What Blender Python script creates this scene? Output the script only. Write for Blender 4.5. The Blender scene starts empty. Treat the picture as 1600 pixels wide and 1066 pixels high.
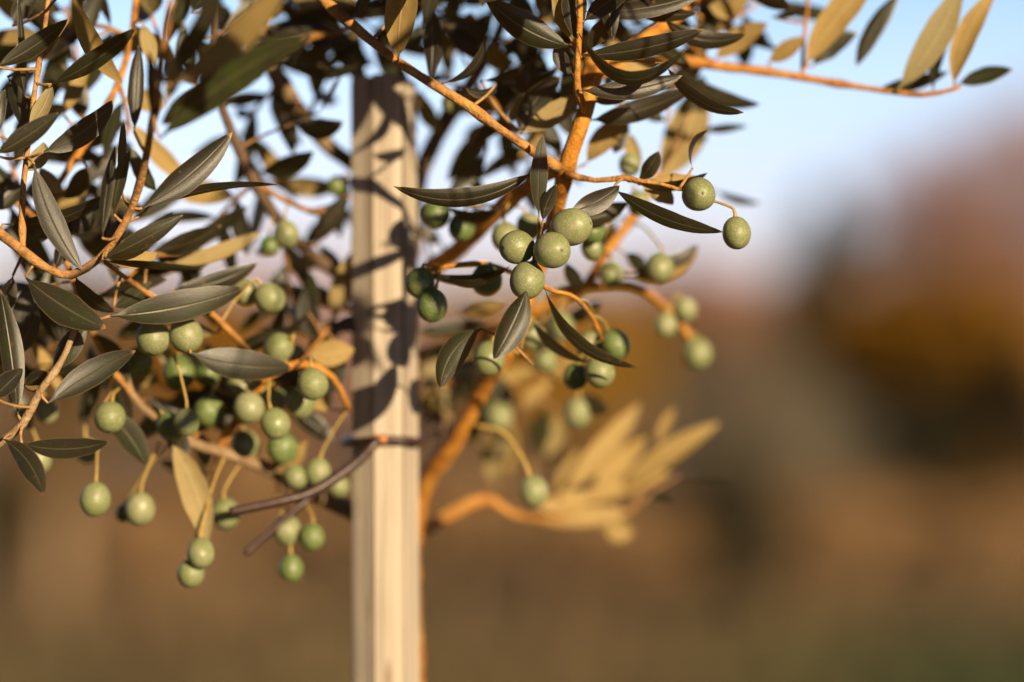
import bpy, math, random
from mathutils import Vector, Matrix, noise
random.seed(7)
R = math.radians
S = bpy.context.scene
COL = S.collection

# ------------------------------------------------------------ camera, sky, sun
CAM = Vector((0, 0, 1.40)); TILT = R(2.5); FPX = 85 / 36 * 1600; FOC = 1.10
cd = bpy.data.cameras.new('camera'); cam = bpy.data.objects.new('camera', cd); COL.objects.link(cam)
cam.location = CAM; cam.rotation_euler = (R(90) + TILT, 0, 0)
cd.lens = 85; cd.sensor_width = 36; cd.clip_start = .05; cd.clip_end = 2000
cd.dof.use_dof = True; cd.dof.focus_distance = FOC; cd.dof.aperture_fstop = 1.9; cd.dof.aperture_blades = 0
S.camera = cam
S.render.resolution_x = 1024; S.render.resolution_y = 682
S.view_settings.view_transform = 'Standard'; S.view_settings.look = 'None'
S.view_settings.exposure = 0.85; S.view_settings.gamma = 1

SUN_EL, SUN_AZ = R(13), R(149)            # azimuth measured from +Y towards +X: behind the camera, to its right
w = bpy.data.worlds.new('World'); S.world = w; w.use_nodes = True
nt = w.node_tree; nt.nodes.clear()
out = nt.nodes.new('ShaderNodeOutputWorld'); bg = nt.nodes.new('ShaderNodeBackground')
sky = nt.nodes.new('ShaderNodeTexSky'); sky.sky_type = 'NISHITA'; sky.sun_disc = False
sky.sun_elevation = SUN_EL; sky.sun_rotation = SUN_AZ; sky.dust_density = 1.5; sky.air_density = 1.0; sky.ozone_density = 1.5
tc = nt.nodes.new('ShaderNodeTexCoord'); sep = nt.nodes.new('ShaderNodeSeparateXYZ')
nt.links.new(tc.outputs['Generated'], sep.inputs[0])
rp = nt.nodes.new('ShaderNodeValToRGB')   # evening tint: lavender near the horizon, clear blue above
nt.links.new(sep.outputs['Z'], rp.inputs[0])
e = rp.color_ramp.elements
e[0].position = 0.0; e[0].color = (.80, .60, .62, 1)
e[1].position = 1.0; e[1].color = (.07, .10, .15, 1)
for p_, c_ in ((.070, (.80, .60, .72)), (.095, (.86, .70, .84)), (.122, (.88, .76, .90)), (.150, (.90, .82, .92)), (.190, (.74, .75, .83)), (.36, (.17, .23, .32))):
    m1 = e.new(p_); m1.color = (*c_, 1)
mul = nt.nodes.new('ShaderNodeMix'); mul.data_type = 'RGBA'; mul.blend_type = 'MULTIPLY'; mul.inputs[0].default_value = 1
nt.links.new(sky.outputs[0], mul.inputs[6]); nt.links.new(rp.outputs[0], mul.inputs[7])
# dusk falls off away from the bright bank of evening sky ahead (+Y)
mr = nt.nodes.new('ShaderNodeMapRange'); nt.links.new(sep.outputs['Y'], mr.inputs[0])
mr.inputs[1].default_value = -.5; mr.inputs[2].default_value = .9; mr.inputs[3].default_value = 0; mr.inputs[4].default_value = 1
mu2 = nt.nodes.new('ShaderNodeMix'); mu2.data_type = 'RGBA'; mu2.blend_type = 'MULTIPLY'; mu2.inputs[0].default_value = 1
mb2 = nt.nodes.new('ShaderNodeMix'); mb2.data_type = 'RGBA'; nt.links.new(mr.outputs[0], mb2.inputs[0])
mb2.inputs[6].default_value = (.10, .16, .28, 1); mb2.inputs[7].default_value = (1, 1, 1, 1)
nt.links.new(mul.outputs[2], mu2.inputs[6]); nt.links.new(mb2.outputs[2], mu2.inputs[7])
nt.links.new(mu2.outputs[2], bg.inputs[0]); bg.inputs[1].default_value = 0.15
nt.links.new(bg.outputs[0], out.inputs[0])

sd = bpy.data.lights.new('sun', 'SUN'); sun = bpy.data.objects.new('sun', sd); COL.objects.link(sun)
sd.energy = 4.7; sd.angle = R(.5); sd.color = (1, .785, .49)
SUNV = Vector((math.sin(SUN_AZ) * math.cos(SUN_EL), math.cos(SUN_AZ) * math.cos(SUN_EL), math.sin(SUN_EL)))
sun.rotation_euler = SUNV.to_track_quat('Z', 'Y').to_euler()

# ------------------------------------------------------------ helpers
CT, ST = math.cos(TILT), math.sin(TILT)
def P(px, py, d=0.0):
    """photo pixel + centimetres behind the focus plane -> world point"""
    D = FOC + d / 100
    x = (px - 800) / FPX * D; y = (533 - py) / FPX * D
    return CAM + Vector((x, D * CT - y * ST, D * ST + y * CT))
def px2m(p, d=0.0): return p / FPX * (FOC + d / 100)

def tag(o, label=None, cat=None, group=None, kind=None):
    if label: o['label'] = label
    if cat: o['category'] = cat
    if group: o['group'] = group
    if kind: o['kind'] = kind
    return o
def empty(name, loc=(0, 0, 0)):
    o = bpy.data.objects.new(name, None); COL.objects.link(o); o.location = loc
    o.empty_display_size = .05; return o

class MB:
    def __init__(s): s.v = []; s.f = []; s.uv = []; s.var = []
    def add(s, vs, fs, uv=None, var=0.0):
        n = len(s.v); s.v += [tuple(q) for q in vs]; s.f += [tuple(i + n for i in f) for f in fs]
        s.uv += uv if uv else [(0, 0)] * len(vs); s.var += [var] * len(vs)
    def build(s, name, m, parent=None, smooth=True, origin=None):
        me = bpy.data.meshes.new(name)
        v = s.v
        o = Vector(origin) if origin is not None else Vector((0, 0, 0))
        if parent is not None: off = o + parent_world(parent)
        else: off = o
        me.from_pydata([(a[0] - off.x, a[1] - off.y, a[2] - off.z) for a in v], [], s.f)
        ul = me.uv_layers.new(name='UVMap')
        li = [0] * len(me.loops); me.loops.foreach_get('vertex_index', li)
        buf = [c for i in li for c in s.uv[i]]; ul.data.foreach_set('uv', buf)
        at = me.attributes.new('var', 'FLOAT', 'POINT'); at.data.foreach_set('value', s.var)
        me.polygons.foreach_set('use_smooth', [smooth] * len(me.polygons))
        me.materials.append(m)
        ob = bpy.data.objects.new(name, me); COL.objects.link(ob)
        ob.location = o
        if parent is not None: ob.parent = parent
        return ob
def parent_world(p):
    v = Vector((0, 0, 0))
    while p is not None: v += p.location; p = p.parent
    return v

def catmull(pts, step):
    """pts: list of (Vector, radius) -> dense smooth list"""
    if len(pts) == 2: ext = [pts[0], pts[0], pts[1], pts[1]]
    else: ext = [pts[0]] + pts + [pts[-1]]
    res = []
    for i in range(1, len(ext) - 2):
        (a, _), (b, rb), (c, rc), (d, _) = ext[i - 1], ext[i], ext[i + 1], ext[i + 2]
        n = max(2, int((c - b).length / step))
        for k in range(n):
            t = k / n
            p = .5 * ((2 * b) + (c - a) * t + (2 * a - 5 * b + 4 * c - d) * t * t + (3 * b - a - 3 * c + d) * t ** 3)
            res.append((p, rb + (rc - rb) * t))
    res.append(pts[-1]); return res
def tube(mb, path, seg=10, rough=0.0, var=0.0, cap=True):
    n = len(path); vs = []; fs = []; uv = []
    up = None; L = 0
    for i, (p, r) in enumerate(path):
        t = (path[min(i + 1, n - 1)][0] - path[max(i - 1, 0)][0])
        t = t.normalized() if t.length > 1e-9 else Vector((0, 0, 1))
        if up is None: up = t.orthogonal().normalized()
        up = (up - t * up.dot(t)); up = up.normalized() if up.length > 1e-6 else t.orthogonal().normalized()
        sd_ = t.cross(up)
        if i: L += (p - path[i - 1][0]).length
        for k in range(seg):
            a = 2 * math.pi * k / seg
            d = up * math.cos(a) + sd_ * math.sin(a)
            rr = r
            if rough: rr *= 1 + rough * (noise.noise((p + d * r * .8) * 160) + .6 * noise.noise(p * 45))
            vs.append(p + d * rr); uv.append((k / seg, L))
    for i in range(n - 1):
        for k in range(seg):
            k2 = (k + 1) % seg
            fs.append((i * seg + k, i * seg + k2, (i + 1) * seg + k2, (i + 1) * seg + k))
    if cap:
        fs.append(tuple(range(seg - 1, -1, -1))); fs.append(tuple((n - 1) * seg + k for k in range(seg)))
    mb.add(vs, fs, uv, var)

# ------------------------------------------------------------ materials
def mat(name):
    m = bpy.data.materials.new(name); m.use_nodes = True
    return m, m.node_tree, m.node_tree.nodes['Principled BSDF'], m.node_tree.nodes['Material Output']
def N(nt, t, **kw):
    n = nt.nodes.new(t)
    for k, v in kw.items():
        if hasattr(n, k): setattr(n, k, v)
        else: n.inputs[k].default_value = v
    return n
def ramp(nt, fac, *st):
    r = nt.nodes.new('ShaderNodeValToRGB'); el = r.color_ramp.elements
    while len(el) < len(st): el.new(.5)
    for q, (p, c) in zip(el, st): q.position = p; q.color = (*c, 1)
    nt.links.new(fac, r.inputs[0]); return r.outputs[0]
def mixc(nt, f, a, b, mode='MIX'):
    m = nt.nodes.new('ShaderNodeMix'); m.data_type = 'RGBA'; m.blend_type = mode
    for s_, v in ((0, f), (6, a), (7, b)):
        if hasattr(v, 'is_output'): nt.links.new(v, m.inputs[s_])
        elif isinstance(v, tuple): m.inputs[s_].default_value = (*v, 1)
        else: m.inputs[s_].default_value = v
    return m.outputs[2]
def mth(nt, op, a, b=None, clamp=False):
    m = nt.nodes.new('ShaderNodeMath'); m.operation = op; m.use_clamp = clamp
    for i, v in enumerate((a, b)):
        if v is None: continue
        if hasattr(v, 'is_output'): nt.links.new(v, m.inputs[i])
        else: m.inputs[i].default_value = v
    return m.outputs[0]
def objco(nt): return nt.nodes.new('ShaderNodeTexCoord').outputs['Object']
def noi(nt, co, scale, detail=3, rough=.55):
    n = nt.nodes.new('ShaderNodeTexNoise'); n.inputs['Scale'].default_value = scale
    n.inputs['Detail'].default_value = detail; n.inputs['Roughness'].default_value = rough
    if co is not None: nt.links.new(co, n.inputs['Vector'])
    return n.outputs[0]
def bump(nt, bs, h, strength, dist):
    b = nt.nodes.new('ShaderNodeBump'); b.inputs['Strength'].default_value = strength; b.inputs['Distance'].default_value = dist
    nt.links.new(h, b.inputs['Height']); nt.links.new(b.outputs[0], bs.inputs['Normal'])
    return b.outputs[0]
def world_pos(nt): return nt.nodes.new('ShaderNodeNewGeometry').outputs['Position']

def leaf_material():
    m, t, bs, o = mat('olive_leaf')
    pos = world_pos(t); geo = t.nodes.new('ShaderNodeNewGeometry')
    at = N(t, 'ShaderNodeAttribute', attribute_name='var')
    uv = t.nodes.new('ShaderNodeTexCoord'); sx = t.nodes.new('ShaderNodeSeparateXYZ'); t.links.new(uv.outputs['UV'], sx.inputs[0])
    du = mth(t, 'ABSOLUTE', mth(t, 'SUBTRACT', sx.outputs[0], .5))
    rib = mth(t, 'SUBTRACT', 1.0, mth(t, 'MULTIPLY', du, 22.0), True)           # 1 on the midrib
    edge = mth(t, 'MULTIPLY', mth(t, 'SUBTRACT', du, .455), 26.0, True)           # pale margin
    speck = noi(t, pos, 1500, 2, .6); big = noi(t, pos, 90, 3)
    top = mixc(t, at.outputs['Fac'], (.014, .0158, .0112), (.036, .054, .010))
    top = mixc(t, ramp(t, big, (.35, (0, 0, 0)), (.7, (1, 1, 1))), top, (.025, .020, .015))
    top = mixc(t, ramp(t, speck, (.60, (0, 0, 0)), (.74, (.45, .45, .45))), top, (.15, .11, .06))
    top = mixc(t, mth(t, 'MULTIPLY', rib, .55), top, (.17, .15, .08))
    top = mixc(t, mth(t, 'MULTIPLY', edge, .5), top, (.20, .15, .08))
    tipf = mth(t, 'MULTIPLY', mth(t, 'SUBTRACT', mth(t, 'ADD', sx.outputs[1], mth(t, 'MULTIPLY', big, .12)), 1.015), 30.0, True)
    top = mixc(t, tipf, top, (.26, .15, .07))
    sp2 = ramp(t, noi(t, pos, 330, 1, .4), (.72, (0, 0, 0)), (.76, (.8, .8, .8)))
    top = mixc(t, sp2, top, (.11, .055, .02))
    wav = N(t, 'ShaderNodeTexWave', Scale=5.0, Distortion=1.5); wav.bands_direction = 'DIAGONAL'
    mp = t.nodes.new('ShaderNodeMapping'); t.links.new(uv.outputs['UV'], mp.inputs[0]); mp.inputs['Scale'].default_value = (1, 4, 1)
    t.links.new(mp.outputs[0], wav.inputs[0])
    und = mixc(t, big, (.26, .165, .040), (.42, .29, .11))
    und = mixc(t, mth(t, 'MULTIPLY', at.outputs['Fac'], 2.2, True), und, (.27, .24, .13))
    und = mixc(t, ramp(t, noi(t, pos, 420, 4, .6), (.5, (0, 0, 0)), (.72, (.4, .4, .4))), und, (.17, .12, .05))
    und = mixc(t, mth(t, 'MULTIPLY', rib, .6), und, (.50, .40, .22))
    col = mixc(t, geo.outputs['Backfacing'], top, und)
    t.links.new(col, bs.inputs['Base Color'])
    rr = mixc(t, geo.outputs['Backfacing'], (.40, .40, .40), (.75, .75, .75)); t.links.new(rr, bs.inputs['Roughness'])
    h = mth(t, 'ADD', mth(t, 'MULTIPLY', speck, .5), mth(t, 'ADD', mth(t, 'MULTIPLY', wav.outputs[1], .03), mth(t, 'MULTIPLY', rib, -1.2)))
    bs.inputs['Specular IOR Level'].default_value = .4
    bump(t, bs, h, .5, .0004)
    tr = t.nodes.new('ShaderNodeBsdfTranslucent'); tr.inputs[0].default_value = (.42, .26, .03, 1)
    ms = t.nodes.new('ShaderNodeMixShader'); ms.inputs[0].default_value = .21
    t.links.new(bs.outputs[0], ms.inputs[1]); t.links.new(tr.outputs[0], ms.inputs[2]); t.links.new(ms.outputs[0], o.inputs[0])
    return m
def olive_material():
    m, t, bs, o = mat('olive_skin')
    co = objco(t); pos = world_pos(t)
    oi = t.nodes.new('ShaderNodeObjectInfo')
    a = mixc(t, oi.outputs['Random'], (.190, .200, .096), (.262, .256, .142))
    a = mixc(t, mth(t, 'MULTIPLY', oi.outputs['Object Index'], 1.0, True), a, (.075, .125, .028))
    big = noi(t, pos, 120, 3)
    a = mixc(t, ramp(t, big, (.35, (0, 0, 0)), (.65, (.8, .8, .8))), a, (.155, .185, .060))
    a = mixc(t, ramp(t, noi(t, pos, 210, 3), (.60, (0, 0, 0)), (.70, (.45, .45, .45))), a, (.33, .31, .19))
    vo = N(t, 'ShaderNodeTexVoronoi', Scale=950.0); t.links.new(pos, vo.inputs['Vector'])
    dots = ramp(t, vo.outputs['Distance'], (.14, (.9, .9, .9)), (.30, (0, 0, 0)))
    a = mixc(t, dots, a, (.38, .38, .22))
    sx = t.nodes.new('ShaderNodeSeparateXYZ'); t.links.new(co, sx.inputs[0])
    tipv = N(t, 'ShaderNodeAttribute', attribute_name='var')
    a = mixc(t, tipv.outputs['Fac'], a, (.04, .03, .012))
    t.links.new(a, bs.inputs['Base Color'])
    bs.inputs['Roughness'].default_value = .36
    bs.inputs['Subsurface Weight'].default_value = .12; bs.inputs['Subsurface Radius'].default_value = (.004, .005, .0015); bs.inputs['Subsurface Scale'].default_value = .5
    t.links.new(ramp(t, noi(t, pos, 260, 4), (.3, (.38, .38, .38)), (.7, (.60, .60, .60))), bs.inputs['Roughness'])
    bump(t, bs, mth(t, 'ADD', noi(t, pos, 700, 3), mth(t, 'MULTIPLY', noi(t, pos, 160, 2), 2)), .25, .0004)
    return m
def bark_material():
    m, t, bs, o = mat('olive_bark')
    pos = world_pos(t); at = N(t, 'ShaderNodeAttribute', attribute_name='var')
    n1 = noi(t, pos, 130, 5, .6)
    orange = ramp(t, n1, (.30, (.22, .072, .004)), (.5, (.50, .195, .012)), (.72, (.58, .29, .04)))
    tan = ramp(t, n1, (.3, (.22, .13, .06)), (.7, (.44, .30, .16)))
    c = mixc(t, mth(t, 'MULTIPLY', at.outputs['Fac'], 1.0, True), orange, tan)
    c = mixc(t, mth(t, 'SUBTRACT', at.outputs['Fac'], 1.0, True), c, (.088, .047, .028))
    c = mixc(t, ramp(t, noi(t, pos, 60, 4), (.58, (0, 0, 0)), (.75, (.6, .6, .6))), c, (.16, .10, .06))
    c = mixc(t, ramp(t, noi(t, pos, 480, 4, .7), (.55, (0, 0, 0)), (.68, (.55, .55, .55))), c, (.13, .085, .045))
    t.links.new(c, bs.inputs['Base Color']); bs.inputs['Roughness'].default_value = .75
    bump(t, bs, mth(t, 'ADD', noi(t, pos, 520, 5, .65), n1), .8, .0014)
    return m
def simple(name, c0, c1, scale, rough=.7, bstr=.3, bd=.002, **kw):
    m, t, bs, o = mat(name); pos = world_pos(t); n1 = noi(t, pos, scale, 4)
    t.links.new(ramp(t, n1, (.32, c0), (.68, c1)), bs.inputs['Base Color']); bs.inputs['Roughness'].default_value = rough
    bump(t, bs, noi(t, pos, scale * 3, 3), bstr, bd); return m
def wood_material():
    m, t, bs, o = mat('stake_wood')
    co = world_pos(t); mp = t.nodes.new('ShaderNodeMapping'); t.links.new(co, mp.inputs[0]); mp.inputs['Scale'].default_value = (330, 330, 5)
    g = noi(t, mp.outputs[0], 1, 5, .6)
    mp2 = t.nodes.new('ShaderNodeMapping'); t.links.new(co, mp2.inputs[0]); mp2.inputs['Scale'].default_value = (1100, 1100, 14)
    g2 = noi(t, mp2.outputs[0], 1, 3, .6)
    c = ramp(t, g, (.30, (.26, .20, .15)), (.5, (.42, .35, .27)), (.68, (.54, .47, .38)))
    c = mixc(t, ramp(t, g2, (.58, (0, 0, 0)), (.72, (.5, .5, .5))), c, (.20, .15, .11))
    c = mixc(t, ramp(t, noi(t, co, 22, 4), (.55, (0, 0, 0)), (.8, (.45, .45, .45))), c, (.27, .23, .19))
    mp3 = t.nodes.new('ShaderNodeMapping'); t.links.new(co, mp3.inputs[0]); mp3.inputs['Scale'].default_value = (75, 75, 17)
    vk = N(t, 'ShaderNodeTexVoronoi', Scale=1.0); t.links.new(mp3.outputs[0], vk.inputs['Vector'])
    c = mixc(t, ramp(t, vk.outputs['Distance'], (.06, (.75, .75, .75)), (.20, (0, 0, 0))), c, (.17, .10, .055))
    t.links.new(c, bs.inputs['Base Color']); bs.inputs['Roughness'].default_value = .72
    bump(t, bs, mth(t, 'ADD', g, mth(t, 'MULTIPLY', g2, .4)), .6, .0009)
    return m
M_LEAF, M_OLIVE, M_BARK, M_WOOD = leaf_material(), olive_material(), bark_material(), wood_material()
M_STALK = simple('olive_stalk', (.28, .18, .035), (.40, .28, .08), 200, .6, .2, .0004)
M_RUBBER = simple('tie_rubber', (.034, .014, .010), (.060, .027, .020), 150, .42, .3, .0005)
M_CLIP = simple('tie_clip', (.30, .09, .02), (.42, .15, .04), 200, .4, .2, .0004)

# ------------------------------------------------------------ the olive tree
tree = empty('olive_tree', (P(646, 1066, 16).x, P(646, 1066, 16).y, 0))
tag(tree, 'young olive tree bearing green olives, tied to the pale wooden stake in the foreground', 'tree')

# each branch: (var, [(px, py, cm behind focus, radius px), ...])   var 0 = orange bark, 1 = paler tan bark
BR = [
 ('trunk', 0, [(640, 5990, 16, 34), (642, 3200, 17, 25), (650, 1900, 17, 20), (652, 1200, 17, 17), (649, 1000, 17, 10.5), (645, 880, 17, 10), (652, 800, 16.5, 14), (672, 742, 15, 14), (712, 690, 13, 13), (752, 615, 11, 12), (785, 560, 9, 12), (812, 500, 8, 11), (840, 430, 7.5, 10), (862, 360, 6.5, 11), (872, 318, 4.5, 12), (884, 268, 3, 14), (900, 215, 2.4, 13), (916, 172, 2.5, 12), (922, 130, 3.5, 14), (925, 98, 4.5, 13), (900, 60, 7, 10), (880, 0, 10, 9), (870, -80, 13, 8), (880, -200, 16, 7)]),
 ('branch', 0, [(922, 125, 3.5, 13), (945, 100, 4, 12), (985, 76, 6, 10), (1075, 12, 9, 9), (1130, -40, 11, 8), (1200, -120, 13, 6)]),
 ('branch', 0, [(640, 480, 17, 12), (668, 425, 14, 13), (705, 398, 12, 13), (750, 358, 9, 13), (800, 310, 7, 12), (845, 278, 5, 10), (882, 266, 3.5, 9)]),
 ('branch', .35, [(470, -40, 3, 9), (505, 0, 2.5, 8), (560, 47, 2, 8), (620, 95, 1.5, 7), (690, 140, 1.2, 7), (735, 168, 1, 8), (790, 208, 1, 7), (838, 240, 1.5, 8), (872, 262, 2.5, 9)]),
 ('branch', .1, [(905, -40, -1, 5), (906, 30, -.7, 5), (903, 90, -.3, 5), (902, 140, .4, 6), (915, 172, 1.8, 8)]),
 ('branch', .15, [(935, 118, 5, 9), (990, 98, 7, 8), (1050, 94, 8, 8), (1120, 103, 8.5, 8), (1210, 114, 8.5, 7), (1330, 134, 8, 5), (1440, 148, 7, 4), (1500, 136, 6.5, 3)]),
 ('branch', .2, [(886, 272, 2.5, 7), (930, 282, 2, 4), (975, 278, 1.5, 4), (1000, 283, 1.2, 4), (1035, 288, 1, 3), (1060, 296, 1, 3)]),
 ('branch', .1, [(640, 560, 18, 10), (720, 530, 16, 9), (800, 500, 14, 9), (870, 470, 13, 8), (915, 445, 12, 8), (945, 395, 12, 8), (985, 345, 12, 7), (1012, 300, 12, 6), (1030, 270, 12, 5)]),
 ('branch', .2, [(915, 447, 12, 7), (965, 444, 12.5, 7), (1002, 452, 13, 7), (1045, 486, 14, 7), (1072, 520, 15, 7), (1088, 548, 16, 5)]),
 ('branch', .25, [(646, 848, 18, 10), (672, 822, 19, 10), (715, 798, 19, 10), (758, 779, 19, 11), (784, 794, 19, 7), (815, 808, 20, 6), (870, 812, 20, 4), (930, 806, 21, 3), (985, 800, 21, 2)]),
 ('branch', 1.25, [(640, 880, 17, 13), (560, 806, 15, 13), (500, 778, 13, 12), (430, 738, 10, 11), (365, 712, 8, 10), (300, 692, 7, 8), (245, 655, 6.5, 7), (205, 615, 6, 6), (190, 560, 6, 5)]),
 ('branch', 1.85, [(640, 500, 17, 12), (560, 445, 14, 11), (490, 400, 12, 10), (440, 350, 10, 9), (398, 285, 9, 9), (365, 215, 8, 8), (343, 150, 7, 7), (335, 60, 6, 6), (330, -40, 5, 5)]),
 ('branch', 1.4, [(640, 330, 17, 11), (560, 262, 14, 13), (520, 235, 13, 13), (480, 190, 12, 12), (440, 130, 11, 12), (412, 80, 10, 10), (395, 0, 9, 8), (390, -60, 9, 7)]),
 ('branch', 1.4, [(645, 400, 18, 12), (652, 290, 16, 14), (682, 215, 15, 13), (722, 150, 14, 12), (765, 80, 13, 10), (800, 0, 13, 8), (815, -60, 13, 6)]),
 ('branch', 1, [(-60, 730, 1, 7), (0, 692, .5, 7), (36, 662, 0, 7), (62, 612, 0, 6), (85, 582, 0, 5), (104, 548, .3, 5), (118, 512, .6, 4)]),
 ('branch', .5, [(-60, 320, 1, 8), (0, 365, .5, 8), (40, 396, 0, 8), (75, 420, 0, 7), (112, 430, 0, 7), (155, 404, 0, 6), (182, 370, -.5, 6), (206, 325, -1, 6), (224, 265, -2.5, 6), (236, 200, -5, 6), (250, 110, -8, 6), (268, 0, -10, 5)]),
 ('branch', .5, [(36, 396, .3, 5), (35, 310, .6, 5), (44, 225, .5, 4), (56, 130, .6, 4), (70, 45, .8, 4), (78, -30, 1, 4)]),
 ('branch', .1, [(60, 345, 5, 5), (95, 282, 5.5, 5), (150, 198, 6, 6), (185, 128, 6, 6), (205, 60, 6, 5), (215, -30, 6, 5)]),
 ('branch', .3, [(205, 615, 6, 6), (165, 560, 5.5, 5), (130, 480, 5, 5), (100, 400, 4.5, 5), (60, 345, 5, 5), (0, 300, 6, 4)]),
 ('branch', .1, [(340, 705, 7.8, 7), (380, 640, 7, 6), (420, 590, 6, 6), (470, 568, 6, 7), (520, 590, 6.5, 5), (545, 640, 8, 4)]),
 ('branch', .3, [(420, 590, 6, 6), (380, 540, 5.5, 5), (330, 490, 5, 5), (300, 480, 4.5, 5), (250, 470, 4, 4), (205, 440, 3, 4), (165, 410, 1, 4)]),
 ('branch', .1, [(840, 430, 7.5, 5), (800, 425, 5.5, 4), (760, 412, 4.5, 4), (700, 416, 3.8, 4), (668, 424, 3.5, 3)]),
 ('branch', .1, [(862, 345, 4, 5), (846, 360, 1, 4), (840, 385, .3, 4), (835, 410, .5, 4), (850, 448, 1.5, 4), (880, 458, 2.4, 3), (900, 466, 3, 3), (925, 495, 4.5, 3), (940, 530, 5.5, 3)]),
 ('branch', .1, [(800, 530, 8.5, 4), (808, 552, 6, 3.5), (822, 558, 4, 3), (831, 569, 3, 3)]),
 ('branch', .1, [(1262, -60, 9, 3), (1262, 12, 9, 3), (1256, 60, 8.5, 3), (1254, 118, 8.4, 3)]),
 ('branch', .3, [(398, 285, 9, 5), (450, 315, 9, 4), (500, 330, 9.5, 3), (545, 305, 11, 3)]),
 ('branch', .2, [(722, 150, 14, 7), (760, 150, 9, 5), (790, 190, 7, 4), (815, 207, 4.5, 4)]),
 ('branch', .2, [(765, 80, 13, 6), (820, 60, 10, 5), (880, 70, 6, 4), (893, 72, 3, 3)]),
 ('branch', .2, [(412, 80, 10, 6), (470, 60, 9, 5), (530, 50, 8, 4), (556, 25, 6, 3)]),
]
samples = []       # (world point, branch index, radius)
paths = []
for bi, (nm, var, pts) in enumerate(BR):
    wp = []
    for (x, y, d, r) in pts:
        if y > 1500:            # the trunk runs down to the ground
            q = P(650, 1200, 17); z = q.z - (y - 1200) / 4790 * q.z; wp.append((Vector((q.x + .01 * (y / 3000), q.y + .004, z)), px2m(r, 17)))
        else: wp.append((P(x, y, d), px2m(r, d)))
    pa = catmull(wp, .006)
    # node swellings
    pa = [(p, r * (1 + .30 * max(0, math.sin(i * .55 + bi * 2)) ** 14)) for i, (p, r) in enumerate(pa)]
    paths.append(pa)
    for (p, r) in pa: samples.append((p, bi, r))
bmb = []
for (nm, var, _), pa in zip(BR, paths):
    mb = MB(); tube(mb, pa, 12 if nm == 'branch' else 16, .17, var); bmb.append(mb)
def nearest(p, maxd=9):
    best = None; bd = maxd
    for s_ in samples:
        d = (s_[0] - p).length - s_[2]
        if d < bd: bd = d; best = s_
    return best, bd
def link(p, tip_dir, r0, r1, hang=0.0):
    """thin twiglet from the nearest branch to point p; returns (path, branch index)"""
    s_, d = nearest(p)
    a = s_[0]; mid = (a + p) / 2 - tip_dir * (p - a).length * .07 + Vector((0, 0, hang))
    pts = [(a, r0), (mid, (r0 + r1) / 2), (p, r1)]
    return catmull(pts, .004), s_[1], d

# ---- leaves
VIEW = Vector((0, 1, 0))
def leaf_mesh(mb, B, T, W, roll, bend, rnd, var=0.0, cup=.40, bmode=None):
    ax = (T - B); L = ax.length
    view = ((B + T) / 2 - CAM).normalized()
    side = ax.normalized().cross(view); side = side.normalized() if side.length > 1e-4 else Vector((1, 0, 0))
    # side points screen-right of the direction of travel
    M = (B + T) / 2 + side * bend - view * rnd.uniform(-.13, .13) * L
    nl, nw = 16, 6
    vs = []; uv = []; fs = []; cup *= rnd.uniform(.15, 1.0)
    tw = rnd.uniform(-.35, .35); wob = rnd.uniform(0, 6); asym = rnd.uniform(-.06, .06)
    wav = rnd.uniform(.0, .03)
    for i in range(nl + 1):
        t = i / nl
        tt = t
        p = B * (1 - tt) ** 2 + M * (2 * tt * (1 - tt)) + T * tt ** 2
        tg = ((M - B) * (1 - tt) + (T - M) * tt).normalized()
        n = (-view) - tg * (-view).dot(tg)
        n = n.normalized() if n.length > 1e-4 else tg.orthogonal().normalized()
        n = Matrix.Rotation(R(roll) + tw * (t - .5), 3, tg) @ n
        s_ = tg.cross(n)
        prof = math.sin(math.pi * min(1, max(0, (t - .05) / .95)) ** .92) ** .74 if t > .05 else 0
        hw = W * .5 * max(prof, .045 if t < .12 else (.0 if t > .985 else .02))
        hw *= 1 + .07 * noise.noise(Vector((t * 7, wob * 3, 0)))
        if t == 1: hw = W * .008
        for k in range(nw + 1):
            u = k / nw * 2 - 1
            off = u * hw * (1 + asym * u)
            dz = -cup * hw * (abs(u) ** 1.6) * 1.1 + cup * .35 * hw * math.exp(-abs(u) * 6) * -1
            dz += wav * W * math.sin(t * 9 + wob + (1 if u > 0 else 3)) * abs(u)
            vs.append(p + s_ * off + n * dz); uv.append((k / nw, t))
    for i in range(nl):
        for k in range(nw):
            a = i * (nw + 1) + k
            fs.append((a, a + 1, a + nw + 2, a + nw + 1))
    mb.add(vs, fs, uv, var)
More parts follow.
